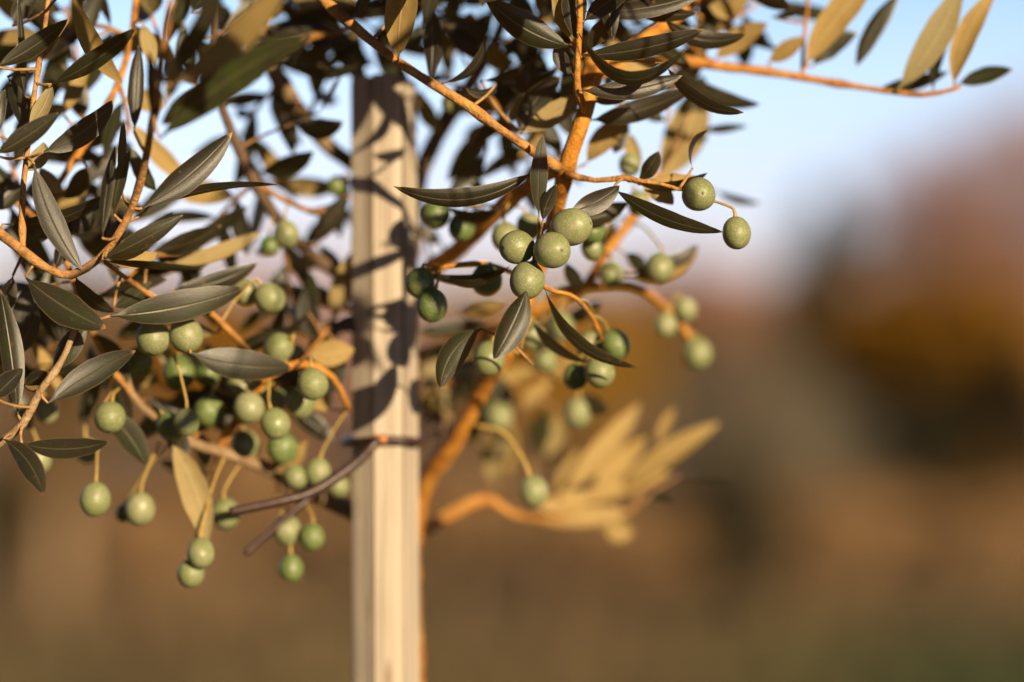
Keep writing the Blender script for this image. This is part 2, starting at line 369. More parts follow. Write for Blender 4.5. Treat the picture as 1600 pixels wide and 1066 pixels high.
# base x, base y, tip x, tip y, width px, roll deg, depth base, depth tip, bend px (to the right of travel), var
LV = """
-6 104 106 30 32 15 -1 -1 -6
80 132 213 43 32 20 0 -1 -7
67 238 178 155 38 -15 -1 0 -12
-8 242 91 176 32 10 -2 -1 -4
44 198 80 132 30 150 0 1 -6
40 268 68 222 30 160 1 1 -8
62 100 108 32 32 140 1 1 8
210 205 217 70 26 10 -3 -3 0
190 300 193 186 15 20 1 1 0
160 372 180 228 22 -25 -2 -2 4
178 335 203 236 24 20 -1 -1 5
268 135 455 -40 46 172 -9 -13 -16
248 135 350 -50 38 24 -9 -12 -14
258 165 288 55 26 168 -8 -9 -3
244 200 232 80 22 20 -6 -7 -3
250 217 482 55 56 12 -7 -9 14 .9
222 326 363 206 44 -12 -1 0 -8
208 332 433 289 30 62 -1 1 12
165 402 286 336 30 10 -1 0 -4
167 402 245 398 30 170 0 1 -6
160 407 318 421 26 62 -1 0 -6
238 392 346 352 32 14 5 5 -8
265 412 408 362 26 165 6 7 -8
172 494 384 450 50 8 0 2 -8
270 452 402 410 34 15 4 5 -10
40 434 166 513 52 -6 0 0 -6
118 432 182 488 30 35 0 1 -12
178 480 236 441 26 10 2 3 -4
53 256 128 422 38 -10 -1 0 -10
5 350 162 306 26 25 1 0 -16
40 378 88 335 30 10 2 2 -6
112 365 158 308 38 15 3 3 -4
88 420 112 368 26 -20 2 3 4
28 648 0 452 36 -14 0 0 -3
-10 622 36 576 32 12 -2 -1 0
75 630 212 548 42 5 0 0 4
34 693 171 690 34 8 -1 -1 -10
6 686 67 772 36 10 -1 -2 10
82 582 136 505 38 -20 1 2 4
38 602 74 582 24 10 2 2 0
158 638 229 729 40 5 4 4 8
180 590 207 656 28 20 5 5 -4
298 552 456 574 50 0 2.5 3.5 -8
266 690 325 852 46 178 6 6 10
255 655 290 722 34 5 7 7 4
113 -12 192 130 34 165 -3 4 -14
222 35 242 105 26 170 5 5 0
38 150 28 -10 14 40 1 1 -2
12 120 36 202 26 20 2 2 4
-4 210 8 140 22 10 -1 -1 4
455 106 582 94 26 48 7 7 -18
408 62 500 45 36 20 8 8 -8
498 178 536 112 14 60 8 8 -3
462 192 536 190 34 5 8 8 -12
404 268 490 236 36 20 10 9 -10
424 110 458 242 36 10 12 11 4
622 94 644 -70 50 176 1 -1 6
668 0 672 126 30 15 4 4 6
556 26 583 -18 18 10 2 2 2
324 152 369 104 28 172 4 4 -3
300 60 350 130 30 10 5 6 5
494 382 546 308 34 12 10 10 4
470 328 545 306 22 45 10 10 -14
484 504 486 426 28 0 10 10 0
395 528 482 488 22 40 9 9 -14
482 490 500 530 18 40 9 9 -6
692 131 759 50 24 55 2 2 -22
752 126 842 84 22 55 4 4 -14
775 132 728 138 20 40 3 3 10
810 207 874 120 42 -12 4 4 8
795 190 836 140 32 170 6 6 -4
816 207 912 146 38 158 4 3 -4
893 73 757 -6 46 -8 0 -1 12
894 66 862 -8 38 165 1 1 -8
896 116 868 70 28 30 1 1 4
903 50 1073 76 34 48 -1 -2 -62
912 34 990 -20 36 -25 0 0 4
906 86 1101 46 34 14 0 0 -10
922 80 966 20 34 -30 1 2 6
908 141 1066 118 34 -8 0 0 -10
1040 100 1162 176 32 48 1 1 -22
1058 108 1188 163 30 20 8 9 -16
922 188 1078 140 36 10 4 5 -8
924 158 992 140 24 15 3 3 -4
948 108 1038 94 28 160 6 6 -4
1035 28 1166 53 30 14 3 4 -22
915 18 1105 -14 34 -24 1 1 -10
960 -10 1090 20 30 15 2 2 -14
1118 94 1200 38 38 168 10 10 6
1105 62 1172 -8 34 160 11 11 4
1028 282 1090 128 66 172 12 13 -12
1080 175 1098 118 34 5 12 12 0
1082 263 1108 204 26 72 2 2 12
1095 203 1168 197 18 40 11 11 -2
916 256 986 184 38 165 7 7 6
975 190 960 240 30 10 7 7 0
996 283 1029 236 28 -28 3 3 -3
994 286 1106 270 26 52 2 2 -14
998 286 1090 276 28 166 3 3 -6
1000 289 1052 320 32 172 2.5 3 6
958 294 1131 363 30 30 1 0 -14
888 332 968 290 36 -12 0 0 -6
900 342 982 316 32 15 4 4 -8
1118 298 1188 318 18 45 14 14 -6
984 432 1090 384 44 150 10 10 -14
990 424 1091 380 30 18 9.5 9.5 -14
836 266 614 291 36 -32 1 0 34
842 338 848 212 28 4 -1 -1 3
848 346 870 288 22 -15 -1 -.5 4
696 320 788 320 24 40 6 6 -20
688 434 798 414 24 60 3 3 -22
658 424 794 418 20 30 4 4 -18
824 450 771 562 46 6 -1 -2 4
752 514 688 608 42 6 1 0 -16
850 448 998 574 32 50 1 2 -34
830 498 918 566 26 50 5 5 -14
884 408 912 452 24 20 8 8 -4
650 516 762 500 28 20 12 12 -6
652 566 742 520 24 30 15 14 -4
905 612 952 642 30 10 15 15 -6
880 768 1000 630 40 174 19.0 21.0 -6 0
872 800 905 700 30 168 20.0 20.0 4 0
925 762 1010 684 36 170 20.0 22.0 -4 0
1028 698 1056 636 20 160 21.0 22.0 2 0
962 776 1126 660 36 172 21.0 20.0 8 0
905 790 1045 738 38 168 20.0 22.0 6 0
835 792 930 768 34 174 19.0 20.0 -6 0
850 820 985 802 32 172 20.0 21.0 4 0
942 826 990 834 38 176 21.0 21.0 0 0
1058 742 1148 746 12 30 24.0 24.0 0 0
1010 776 1050 790 18 20 23.0 23.0 0 0
660 560 735 520 34 168 18 18 -4
664 660 700 622 34 172 20 20 -4
700 590 760 560 30 165 20 19 4
690 540 760 545 26 170 18 17 -4
720 480 790 470 26 168 14 14 -4
840 470 905 440 30 165 14 14 -6
880 500 940 470 26 20 12 13 -4
860 600 905 560 26 165 16 16 4
820 640 860 600 28 170 20 20 4
735 700 760 640 22 15 22 22 2
760 720 800 690 26 168 24 24 2
665 345 700 300 24 165 14 14 3
690 380 655 350 24 15 13 13 3
760 300 720 260 24 10 12 12 3
880 240 850 180 26 12 8 8 4
960 340 930 390 24 165 13 13 3
975 395 1010 430 24 15 12 12 3
745 682 776 762 28 165 24 26 6
788 640 796 742 30 172 24 26 0
838 712 852 640 34 10 22 22 0
872 642 858 724 32 172 24 25 4
660 604 702 560 36 172 18 18 0
656 650 694 604 34 168 20 20 4
700 640 730 590 26 12 16 16 0
1257 106 1378 -44 48 170 8 8 10
1270 104 1340 52 34 10 9 9 8
1408 -14 1338 104 30 14 9 9 -6
1200 98 1258 58 30 158 9 9 0
1403 140 1502 -28 48 172 7 7 -10
1458 142 1510 -14 34 36 8 8 10
1490 136 1556 -14 36 170 7 7 14
1368 140 1482 112 26 24 9 9 -6
1496 132 1582 108 28 20 8 8 2
1206 26 1262 12 12 30 9 9 -4
700 40 760 90 34 10 8 8 -5
640 20 720 -20 34 12 7 7 5
770 60 700 20 36 14 9 9 8
860 110 800 60 34 8 8 8 5
790 20 850 60 34 160 7 7 5
735 90 770 20 34 12 10 10 5
690 210 655 140 28 165 13 13 5
730 230 800 190 26 14 9 9 5
760 240 700 300 26 20 10 10 5
1000 60 1080 110 28 20 6 6 5
1150 30 1110 -20 30 165 9 9 5
1040 190 1000 150 24 14 9 9 5
960 200 1000 262 24 168 9 9 5
-4 330 40 290 30 12 3 3 4
100 300 62 262 26 165 4 4 4
135 260 100 310 30 10 4 4 4
130 60 160 -10 30 14 5 5 4
20 40 60 -10 30 10 3 3 4
245 300 205 230 26 15 3 3 4
100 180 140 110 26 160 5 5 4
60 480 20 560 30 14 3 3 4
70 450 96 540 26 10 4 4 4
20 430 -10 500 30 20 2 2 4
210 440 250 500 28 12 4 4 -4
150 520 200 600 32 10 5 5 4
340 520 270 500 26 166 6 6 4
360 560 440 520 26 15 8 8 4
230 620 300 690 34 10 8 8 4
330 600 400 660 32 12 9 9 4
450 640 520 690 34 8 9 9 4
480 690 420 740 32 165 9 9 4
520 640 470 600 26 165 9 9 4
540 560 500 620 30 10 10 10 4
480 560 540 500 30 12 11 11 4
330 740 250 720 26 14 9 9 4
300 20 350 -30 32 12 4 4 4
"""
rl = random.Random(11)
leaves = []      # (area score, function args)
for ln in LV.strip().splitlines():
    q = [float(a) for a in ln.split()]
    var = q[9] if len(q) > 9 else rl.choice([0, 0, .1, .2, .35])
    leaves.append((q, var, True))
# twigs carrying leaves set in opposite pairs, deeper in the crown and above the frame
AUTO = [  # points (px,py,d), spacing px, leaf length px
 ([(395, 0, 9), (450, -10, 11), (520, 10, 13), (590, 50, 14)], 26, 120),
 ([(440, 130, 11), (400, 170, 13), (380, 230, 14), (420, 290, 14)], 34, 110),
 ([(765, 80, 13), (720, 30, 12), (660, 0, 12), (600, -50, 12)], 26, 120),
 ([(800, 0, 13), (850, 60, 14), (830, 130, 14), (770, 190, 15)], 30, 115),
 ([(1075, 12, 9), (1120, 40, 11), (1160, 20, 13), (1210, -10, 14)], 30, 110),
 ([(205, 60, 6), (150, 40, 7), (90, 60, 8), (30, 40, 9)], 26, 115),
 ([(60, 345, 5), (30, 290, 7), (0, 200, 8), (-20, 100, 9)], 28, 115),
 ([(100, 400, 4.5), (60, 450, 6), (40, 520, 7), (10, 600, 8)], 34, 100),
 ([(130, 480, 5), (190, 440, 7), (240, 400, 8), (290, 400, 9)], 34, 100),
 ([(150, 198, 6), (110, 160, 8), (120, 90, 9), (100, 10, 9)], 28, 110),
 ([(343, 150, 7), (290, 120, 8), (250, 60, 8), (230, 0, 8)], 28, 110),
 ([(880, 0, 10), (940, -10, 9), (1000, -20, 9), (1060, -40, 9)], 28, 110),
 ([(640, 560, 18), (690, 600, 19), (720, 570, 20), (770, 600, 22)], 40, 100),
 ([(380, 640, 7), (350, 600, 9), (300, 620, 10), (250, 600, 10)], 36, 95),
 ([(470, 568, 6.5), (500, 530, 9), (530, 480, 12), (545, 440, 13)], 40, 90),
 ([(560, 262, 14), (540, 300, 15), (545, 350, 16)], 36, 90),
 ([(722, 150, 14), (690, 90, 15), (700, 20, 15), (720, -30, 15)], 24, 120),
 ([(765, 80, 13), (800, 110, 11), (830, 80, 9), (850, 30, 9)], 26, 110),
 ([(480, 190, 12), (500, 120, 13), (470, 60, 14), (440, 0, 14)], 26, 115),
 ([(335, 60, 6), (380, 40, 9), (430, 40, 11), (480, 20, 12)], 26, 120),
 ([(185, 128, 6), (200, 200, 8), (160, 260, 9), (110, 320, 10)], 26, 110),
 ([(0, 300, 6), (30, 340, 8), (80, 350, 9), (140, 340, 10), (200, 350, 10)], 28, 105),
 ([(190, 560, 6), (140, 590, 9), (100, 560, 10), (50, 520, 10)], 34, 100),
 ([(398, 285, 9), (350, 330, 10), (300, 400, 10), (260, 500, 10)], 44, 95),
 ([(300, 692, 7), (330, 640, 10), (380, 600, 12), (450, 560, 13)], 34, 95),
 ([(440, 350, 10), (450, 450, 13), (430, 520, 14), (460, 600, 14)], 50, 90),
 ([(1120, 103, 8.5), (1060, 60, 11), (1000, 40, 12), (960, 60, 12)], 28, 110),
 ([(900, 60, 7), (860, 130, 10), (860, 200, 12), (830, 250, 13)], 34, 95),
 ([(870, -80, 13), (800, -100, 6), (740, -90, 1), (690, -110, -3)], 30, 140),
 ([(880, -200, 16), (960, -160, 6), (930, -110, 2), (900, -40, -1)], 34, 130),
 ([(1130, -40, 11), (1160, -100, 5), (1120, -150, 0), (1080, -180, -4)], 34, 130),
]
for pts, sp, ll in AUTO:
    wp = [(P(*p), px2m(4.2 - 2.2 * i / len(pts), p[2])) for i, p in enumerate(pts)]
    pa = catmull(wp, .004)
    bi = len(bmb); BR.append(('branch', .3, None)); mb = MB(); tube(mb, pa, 8, .08, .3); bmb.append(mb)
    for (p, r) in pa: samples.append((p, bi, r))
    scr = []
    n = len(pa); stepn = max(3, int(px2m(sp) / .004)); ang = rl.uniform(0, 3)
    for i in range(stepn, n, stepn):
        p, r = pa[i]; tg = (pa[min(i + 1, n - 1)][0] - pa[i - 1][0]).normalized()
        ang += math.pi / 2 + rl.uniform(-.4, .4)
        o = tg.orthogonal().normalized()
        for sgn in (0, math.pi):
            out_ = Matrix.Rotation(ang + sgn, 3, tg) @ o
            d = (out_ * .8 + tg * .6 + Vector((0, 0, -.1))).normalized()
            L = px2m(ll) * rl.uniform(.85, 1.45)
            leaves.append(((p, p + d * L, px2m(rl.uniform(30, 46)), rl.choice([rl.uniform(-60, 60)] * 5 + [rl.uniform(130, 225)]), rl.uniform(-.12, .12) * L), rl.choice([0, .1, .25]), False))

_dummy = 0
def scr_of(p):
    v = p - CAM; dep = v.y * CT + v.z * ST; yy = -v.y * ST + v.z * CT
    return 800 + v.x / dep * FPX, 533 - yy / dep * FPX, dep
# added unseen branch above the frame, leaves aimed to shade the stake and olives
SH = [(600, 145, 9.5, 46), (575, 120, 9.5, 40), (628, 150, 9.5, 46), (660, 445, 3.5, 40), (676, 478, 3, 30), (722, 352, 7, 34),
      (961, 538, 6.5, 30), (268, 667, 6, 30), (326, 580, 8, 40), (600, 480, 9.5, 50), (560, 500, 9.5, 40),
      (450, 250, 10, 60), (520, 40, 9, 60), (90, 300, 4, 50), (60, 120, 3, 50), (130, 460, 2, 50), (330, 520, 4, 40), (720, 60, 9, 60), (820, 60, 9, 40)]
KEEP = [P(*k) for k in ((892, 354, 0), (808, 386, 0), (862, 391, 0), (823, 437, 0), (1092, 304, 1), (1151, 364, 1), (937, 582, 5), (240, 528, 3), (291, 524, 3), (488, 600, 4), (389, 637, 5))]
def lit_clear(a, b, m):
    for k in range(9):
        p = a + (b - a) * (k / 8)
        for c in KEEP:
            v = p - c; v = v - SUNV * v.dot(SUNV)
            if v.length < m: return False
    return True
cpts = []
for (x, y, d, wd) in SH:
    q = P(x, y, d); t_ = .05
    while t_ < .85:
        c_ = q + SUNV * t_; sx_, sy_, dp_ = scr_of(c_)
        if sy_ < -230 or sx_ > 1850: break
        t_ += .01
    for tr_ in range(60):
        dr = Vector((rl.uniform(-1, 1), 0, rl.uniform(-1, 1))); dr = (dr - SUNV * dr.dot(SUNV)).normalized()
        L = px2m(rl.uniform(90, 160)); B = c_ - dr * L * .5
        if lit_clear(B, B + dr * L, px2m(30 + wd * .5)): break
    else: continue
    cpts.append((B, dr)); n_ = -(c_ - CAM).normalized()
    for sg in (1,):
        leaves.append(((B, B + dr * L, px2m(wd * 1.1), rl.uniform(-15, 15), 0), 0, False))
hub = P(880, -200, 16)
order = sorted(cpts, key=lambda c: -c[0].y)
chain = [(hub, .0035)] + [(c[0] + Vector((0, 0, .10)), .0028 - .0016 * i / len(order)) for i, c in enumerate(order[::3])]
pa = catmull(chain, .006); bi = len(bmb); BR.append(('branch', .3, None)); mb = MB(); tube(mb, pa, 8, .08, .3); bmb.append(mb)  # added out-of-view twig carrying the shade-casting leaves
for (p, r) in pa: samples.append((p, bi, r))
for B, dr in cpts:
    pa2, bj, d_ = link(B, dr, .0010, .0007)
    if d_ > .0005: tube(bmb[bj], pa2, 6, 0, .6)
built = []
for a, var, manual in leaves:
    if manual:
        bx, by, tx, ty, wd, roll, d1, d2, bend = a[:9]
        B, T, W, bd = P(bx, by, d1), P(tx, ty, d2), 1.0 * px2m(wd, (d1 + d2) / 2), px2m(bend, (d1 + d2) / 2) * 2
        if abs(d1 - d2) < 1.5 and abs(roll) < 170: T = P(tx, ty, d2 + rl.uniform(-1.2, 1.2))
    else: B, T, W, roll, bd = a
    s0, s1 = scr_of(B), scr_of(T)
    cx, cy = (s0[0] + s1[0]) / 2, (s0[1] + s1[1]) / 2
    inside = -20 < cx < 1620 and -20 < cy < 1080
    area = math.hypot(s0[0] - s1[0], s0[1] - s1[1]) * W * FPX / s0[2] * (abs(math.cos(R(roll))) + .15)
    # short stem joining the leaf to its branch
    if manual:
        pa, bi, d = link(B, (T - B).normalized(), .0008, .0006)
        if d > .0005: tube(bmb[bi], pa, 6, 0, .6)
    built.append([area * (1 if inside else .01) * (1.6 if manual else 1), B, T, W, roll, bd, var])
built.sort(key=lambda b: -b[0])
rest = MB()
for i, (sc, B, T, W, roll, bd, var) in enumerate(built):
    if i < 100:
        mb = MB(); leaf_mesh(mb, B, T, W, roll, bd, rl, var)
        mb.build('leaf', M_LEAF, tree, origin=B - tree.location)
    else: leaf_mesh(rest, B, T, W, roll, bd, rl, var)
o = rest.build('leaves', M_LEAF, tree); o['kind'] = 'stuff'

# ---- olives   cx cy r(px) aspect depth [stalk attach px py d]
OV = """
892 354 29 1.12 0 850 375 .5
808 386 26 1.06 .3 838 398 .3
862 391 28 1.10 -.8 842 388 .2
823 438 27 1.08 -.3 838 404 .3
790 370 22 1.05 6
826 354 20 1.05 8
657 442 22 1.08 3.5 690 420 3.8
675 477 23 1.10 3 690 420 3.8
760 436 24 1.05 4.5
681 334 22 1.08 7
722 354 21 1.1 7
925 358 20 1.1 6
926 386 18 1.1 7
764 560 25 1.05 5
984 257 17 1.1 8
998 318 18 1.1 8
1092 304 26 1.05 1.2 1060 296 1
1151 364 22 1.14 1 1100 310 1.5
955 428 19 1.08 10
1030 418 22 1.08 9
1040 508 18 1.08 13
1070 483 18 1.08 14
1089 552 23 1.05 15
830 525 22 1.06 9
875 510 22 1.06 12
852 563 18 1.06 14
922 540 21 1.12 7.5 905 470 3.2
961 538 22 1.1 6.5 925 495 4.5
937 582 23 1.05 5 918 560 5
899 588 19 1.1 6.5
902 645 22 1.06 15
778 650 22 1.06 20
833 767 23 1.05 10 745 665 11.5
383 455 20 1.1 7
421 466 23 1.08 6
240 528 26 1.06 3
291 524 26 1.06 3
218 565 20 1.06 7
280 582 25 1.06 8
325 583 20 1.06 8
436 544 23 1.06 6
488 600 24 1.05 4 478 560 5.8
376 604 20 1.06 8
389 637 24 1.04 5 398 590 6
430 625 18 1.06 8
470 630 22 1.06 7
430 662 23 1.06 5
326 642 23 1.06 7
291 660 20 1.06 4 272 555 4
268 667 22 1.06 6
172 652 24 1.04 4
72 642 18 1.06 8
60 718 20 1.06 8
136 704 18 1.06 9
148 780 24 1.13 5 152 690 6
218 795 23 1.1 7 250 690 7
194 802 13 1.06 9
384 695 22 1.06 9
441 700 24 1.06 8
462 745 18 1.06 8
496 737 20 1.06 8
527 758 18 1.06 10
352 803 22 1.06 8
448 828 22 1.08 8.5
487 839 19 1.06 8
455 888 19 1.1 8
314 864 21 1.12 5 350 716 7.5
298 896 21 1.04 5.5 350 716 7.6
447 366 20 1.06 9
421 384 15 1.06 9
526 290 15 1.06 11
706 160 16 1.06 9
"""
def olive_mesh(C, r, asp, axis):
    """axis points from the stalk end to the free tip"""
    ax = axis.normalized(); u = ax.orthogonal().normalized(); v = ax.cross(u)
    nr, ns = 22, 28; vs = []; fs = []; var = []
    for i in range(nr + 1):
        th = math.pi * i / nr
        z = -math.cos(th); rr = math.sin(th)
        rr *= 1 + .03 * z
        zz = z * asp
        if i == nr: zz -= .05
        if i <= 1: zz += .07 - .035 * i
        for k in range(ns):
            a = 2 * math.pi * k / ns
            w_ = 1 + .018 * math.sin(3 * a + i * .2) + .022 * math.cos(a + C.x * 300)
            vs.append(C + (ax * zz + (u * math.cos(a) + v * math.sin(a)) * rr * w_) * r)
            var.append(1.0 if i == nr else (.25 if i == 0 else 0))
    for i in range(nr):
        for k in range(ns):
            k2 = (k + 1) % ns; fs.append((i * ns + k, i * ns + k2, (i + 1) * ns + k2, (i + 1) * ns + k))
    mb = MB(); mb.add(vs, fs); mb.var = var; return mb
# free-tip directions where the photograph shows them (screen right, screen up, towards the camera)
TIPS = {0: (.8, .1, .35), 1: (-.7, -.1, .5), 2: (.45, -.1, .8), 3: (-.15, -.75, .5), 16: (.1, -.05, 1), 17: (.1, -.9, .1)}
ro = random.Random(5)
SHADED = {(657, 442), (675, 477), (760, 436), (722, 354), (681, 334), (925, 358), (961, 538), (325, 583), (268, 667), (280, 582), (441, 700), (487, 839), (455, 888), (421, 384), (526, 290), (326, 642), (899, 588), (194, 802), (218, 565)}  # olives in shade, given a darker painted green
for i, ln in enumerate(OV.strip().splitlines()):
    q = [float(a) for a in ln.split()]
    C = P(q[0], q[1], q[4]); r = px2m(q[2], q[4]) * 1.02
    if len(q) > 5: A = P(*q[5:8])
    else:
        s_, d = nearest(C + Vector((0, 0, r * 1.3))); A = s_[0]
    if i in TIPS: t_ = TIPS[i]; ax = Vector((t_[0], -t_[2], t_[1])).normalized()
    else:
        ax = (C - A).normalized() * .6 + Vector((ro.uniform(-.4, .4), ro.uniform(-.4, .4), -1.0)); ax.normalize()
    ol = olive_mesh(C, r, q[3] + ro.uniform(0, .07), ax).build('olive', M_OLIVE, tree, origin=C - tree.location)
    if (int(q[0]), int(q[1])) in SHADED: ol.pass_index = 1
    top = C - ax * r * q[3] * .97
    L = (A - top).length
    pts = [(A, .0008), (A * .55 + top * .45 + Vector((0, 0, .05 * L)) - ax * .08 * L, .00062), (top - ax * min(.004, L * .3), .00066), (top + ax * .0006, .0011)]
    if q[2] * 0 + i == 32: pts = [(P(745, 665, 11.5), .0012), (P(785, 676, 11), .0012), (P(814, 712, 10.4), .0012), (P(828, 745, 10), .0013)]
    mb = MB(); tube(mb, catmull(pts, .002), 8); mb.build('stalk', M_STALK, ol)
for (nm, var, _), mb in zip(BR, bmb): mb.build(nm, M_BARK, tree)

# ------------------------------------------------------------ stake
sx0 = P(596.5, 500, 9.5)
def stake():
    mb = MB(); u = px2m(1, 9.5)
    prof = [(-51, 3.6), (-50.5, 2.6), (-49.5, 1.6), (-47, .86), (-44.5, .78), (-38, .66), (-30, .44), (-16, .10), (-14.5, .24), (-12.5, 0), (0, 0), (18, 0), (30, .02), (32, .30), (34, .22), (41, 1.0), (49.5, 1.9), (51.5, 2.0), (52, 2.4), (50, 3.3), (38, 4.1), (0, 4.2), (-38, 4.1)]
    top = P(598, 113, 9.5).z; zs = [0, .3, .6, .9]
    z = 1.1
    while z < top: zs.append(z); z += .02
    zs += [top - .002, top]
    n = len(prof); vs = []; fs = []
    for z in zs:
        k = 1.025
        cx = sx0.x + (z - sx0.z) * -.006; rz = rs = 1.0
        cy = sx0.y - (z - sx0.z) * .01
        if z == top: rs = .97
        for j, (a, b) in enumerate(prof):
            wob = 1 + .012 * noise.noise(Vector((j * .7, z * 14, 2)))
            zz = z
            if z >= top - .003: zz = z + .0035 * noise.noise(Vector((a * .08, b * .8, 5))) - abs(a + 8) * 2.6e-5
            vs.append((cx + a * u * k * rs * wob, cy + b * .01 * k, zz))
    for i in range(len(zs) - 1):
        for j in range(n):
            j2 = (j + 1) % n; fs.append((i * n + j, i * n + j2, (i + 1) * n + j2, (i + 1) * n + j))
    fs.append(tuple((len(zs) - 1) * n + j for j in range(n)))
    mb.add(vs, fs)
    o = mb.build('wooden_stake', M_WOOD, None, smooth=False)
    try: o.data.set_sharp_from_angle(angle=R(18))
    except Exception: pass
    return o
st = stake(); tag(st, 'pale weathered wooden stake with chamfered edges standing in front of the olive trunk', 'stake')

# ------------------------------------------------------------ tie
tie = empty('tree_tie', P(590, 688, 8.9)); tag(tie, 'dark brown rubber tie wound round the stake with two loose ends', 'tie')
mb = MB()
loop = [(586, 688, 8.7), (610, 687, 8.8), (634, 688, 9.0), (650, 690, 9.7), (660, 690, 11), (668, 686, 13), (700, 674, 16.5), (706, 664, 18), (680, 655, 19), (620, 664, 18), (560, 680, 16), (541, 688, 13), (540, 690, 11), (552, 690, 9.6), (575, 689, 8.8), (590, 688, 8.5)]
tube(mb, catmull([(P(*q), px2m(6.4, 9)) for q in loop], .003), 12, .03); mb.build('loop', M_RUBBER, tie)
mb = MB(); tube(mb, catmull([(P(*q), px2m(r, 8)) for *q, r in [(600, 684, 8.5, 5.5), (588, 690, 8, 8), (562, 718, 7.8, 8.5), (522, 748, 7.4, 8.5), (482, 771, 7, 8), (430, 785, 6.6, 7.5), (358, 800, 6.2, 7)]], .003), 12, .04); mb.build('loose_end', M_RUBBER, tie)
mb = MB(); tube(mb, catmull([(P(*q), px2m(r, 8)) for *q, r in [(590, 692, 9, 5), (560, 716, 9, 5), (500, 765, 8.6, 5.5), (462, 796, 8.2, 6), (382, 866, 7.6, 6)]], .003), 12, .04); mb.build('loose_end', M_RUBBER, tie)
mb = MB(); tube(mb, catmull([(P(*q), px2m(7, 8)) for q in [(584, 686, 8.2), (594, 686.5, 8.1), (603, 687, 8.2)]], .0015), 12, .05); mb.build('clip', M_CLIP, tie)

# ------------------------------------------------------------ ground and far things
def ground_x(px, D): return (px - 800) / FPX * D
def ground():
    mb = MB(); vs = []; fs = []
    xs = [-600, -200, -80, -50] + [-40 + 2 * i for i in range(41)] + [50, 80, 200, 600]
    ys = [-60, -20] + [-5 + 2.5 * i for i in range(60)] + [160, 200, 300, 600, 1500]
    for y in ys:
        for x in xs:
            z = .12 * noise.noise(Vector((x * .12, y * .12, 0))) if 6 < y < 200 and abs(x) < 60 else 0
            vs.append((x, y, z))
    n = len(xs)
    for j in range(len(ys) - 1):
        for i in range(n - 1):
            a = j * n + i; fs.append((a, a + 1, a + n + 1, a + n))
    mb.add(vs, fs)
    m, t, bs, o = mat('dry_meadow'); pos = world_pos(t)
    a = noi(t, pos, .35, 4); b = noi(t, pos, 2.3, 5)
    c = ramp(t, a, (.38, (.07, .042, .018)), (.5, (.19, .105, .042)), (.62, (.13, .085, .040)))
    c = mixc(t, ramp(t, b, (.4, (0, 0, 0)), (.65, (.7, .7, .7))), c, (.085, .062, .030))
    sx_ = t.nodes.new('ShaderNodeSeparateXYZ'); t.links.new(pos, sx_.inputs[0])
    near = N(t, 'ShaderNodeMapRange'); t.links.new(sx_.outputs[1], near.inputs[0]); near.inputs[1].default_value = 15; near.inputs[2].default_value = 21; near.inputs[3].default_value = .92; near.inputs[4].default_value = 0
    side = N(t, 'ShaderNodeMapRange'); t.links.new(sx_.outputs[0], side.inputs[0]); side.inputs[1].default_value = .6; side.inputs[2].default_value = 2.4; side.inputs[3].default_value = .35; side.inputs[4].default_value = 1
    c = mixc(t, mth(t, 'MULTIPLY', near.outputs[0], side.outputs[0]), c, (.036, .046, .012))
    t.links.new(c, bs.inputs['Base Color']); bs.inputs['Roughness'].default_value = .95
    bs.inputs['Specular IOR Level'].default_value = .1
    bump(t, bs, b, .8, .1)
    g = mb.build('ground', m); tag(g, kind='structure')
ground()
def grass_material():
    m, t, bs, o = mat('meadow_grass'); pos = world_pos(t)
    c = ramp(t, noi(t, pos, .5, 3), (.36, (.06, .055, .022)), (.5, (.17, .10, .042)), (.64, (.27, .165, .075)))
    sx_ = t.nodes.new('ShaderNodeSeparateXYZ'); t.links.new(pos, sx_.inputs[0])
    near = N(t, 'ShaderNodeMapRange'); t.links.new(sx_.outputs[1], near.inputs[0]); near.inputs[1].default_value = 15; near.inputs[2].default_value = 22; near.inputs[3].default_value = .95; near.inputs[4].default_value = 0
    side = N(t, 'ShaderNodeMapRange'); t.links.new(sx_.outputs[0], side.inputs[0]); side.inputs[1].default_value = .6; side.inputs[2].default_value = 2.4; side.inputs[3].default_value = .35; side.inputs[4].default_value = 1
    c = mixc(t, mth(t, 'MULTIPLY', near.outputs[0], side.outputs[0]), c, (.040, .056, .012))
    t.links.new(c, bs.inputs['Base Color']); bs.inputs['Roughness'].default_value = .8; return m
M_GRASS = grass_material()
mb = MB(); rg = random.Random(3)
for i in range(14000):
    y = 9 + 60 * rg.random() ** 1.6; x = rg.uniform(-1, 1) * (2.5 + y * .27)
    z = .12 * noise.noise(Vector((x * .12, y * .12, 0))) - .03
    h = rg.uniform(.08, .28); a = rg.uniform(0, 3.14); dx, dy = math.cos(a) * .012 * (1 + y / 20), math.sin(a) * .012 * (1 + y / 20)
    lx, ly = rg.uniform(-.08, .08), rg.uniform(-.08, .08)
    mb.add([(x - dx, y - dy, z), (x + dx, y + dy, z), (x + lx, y + ly, z + h)], [(0, 1, 2)])
tag(mb.build('grass', M_GRASS, None, False), 'dry brown and green meadow grass', 'grass', kind='stuff')

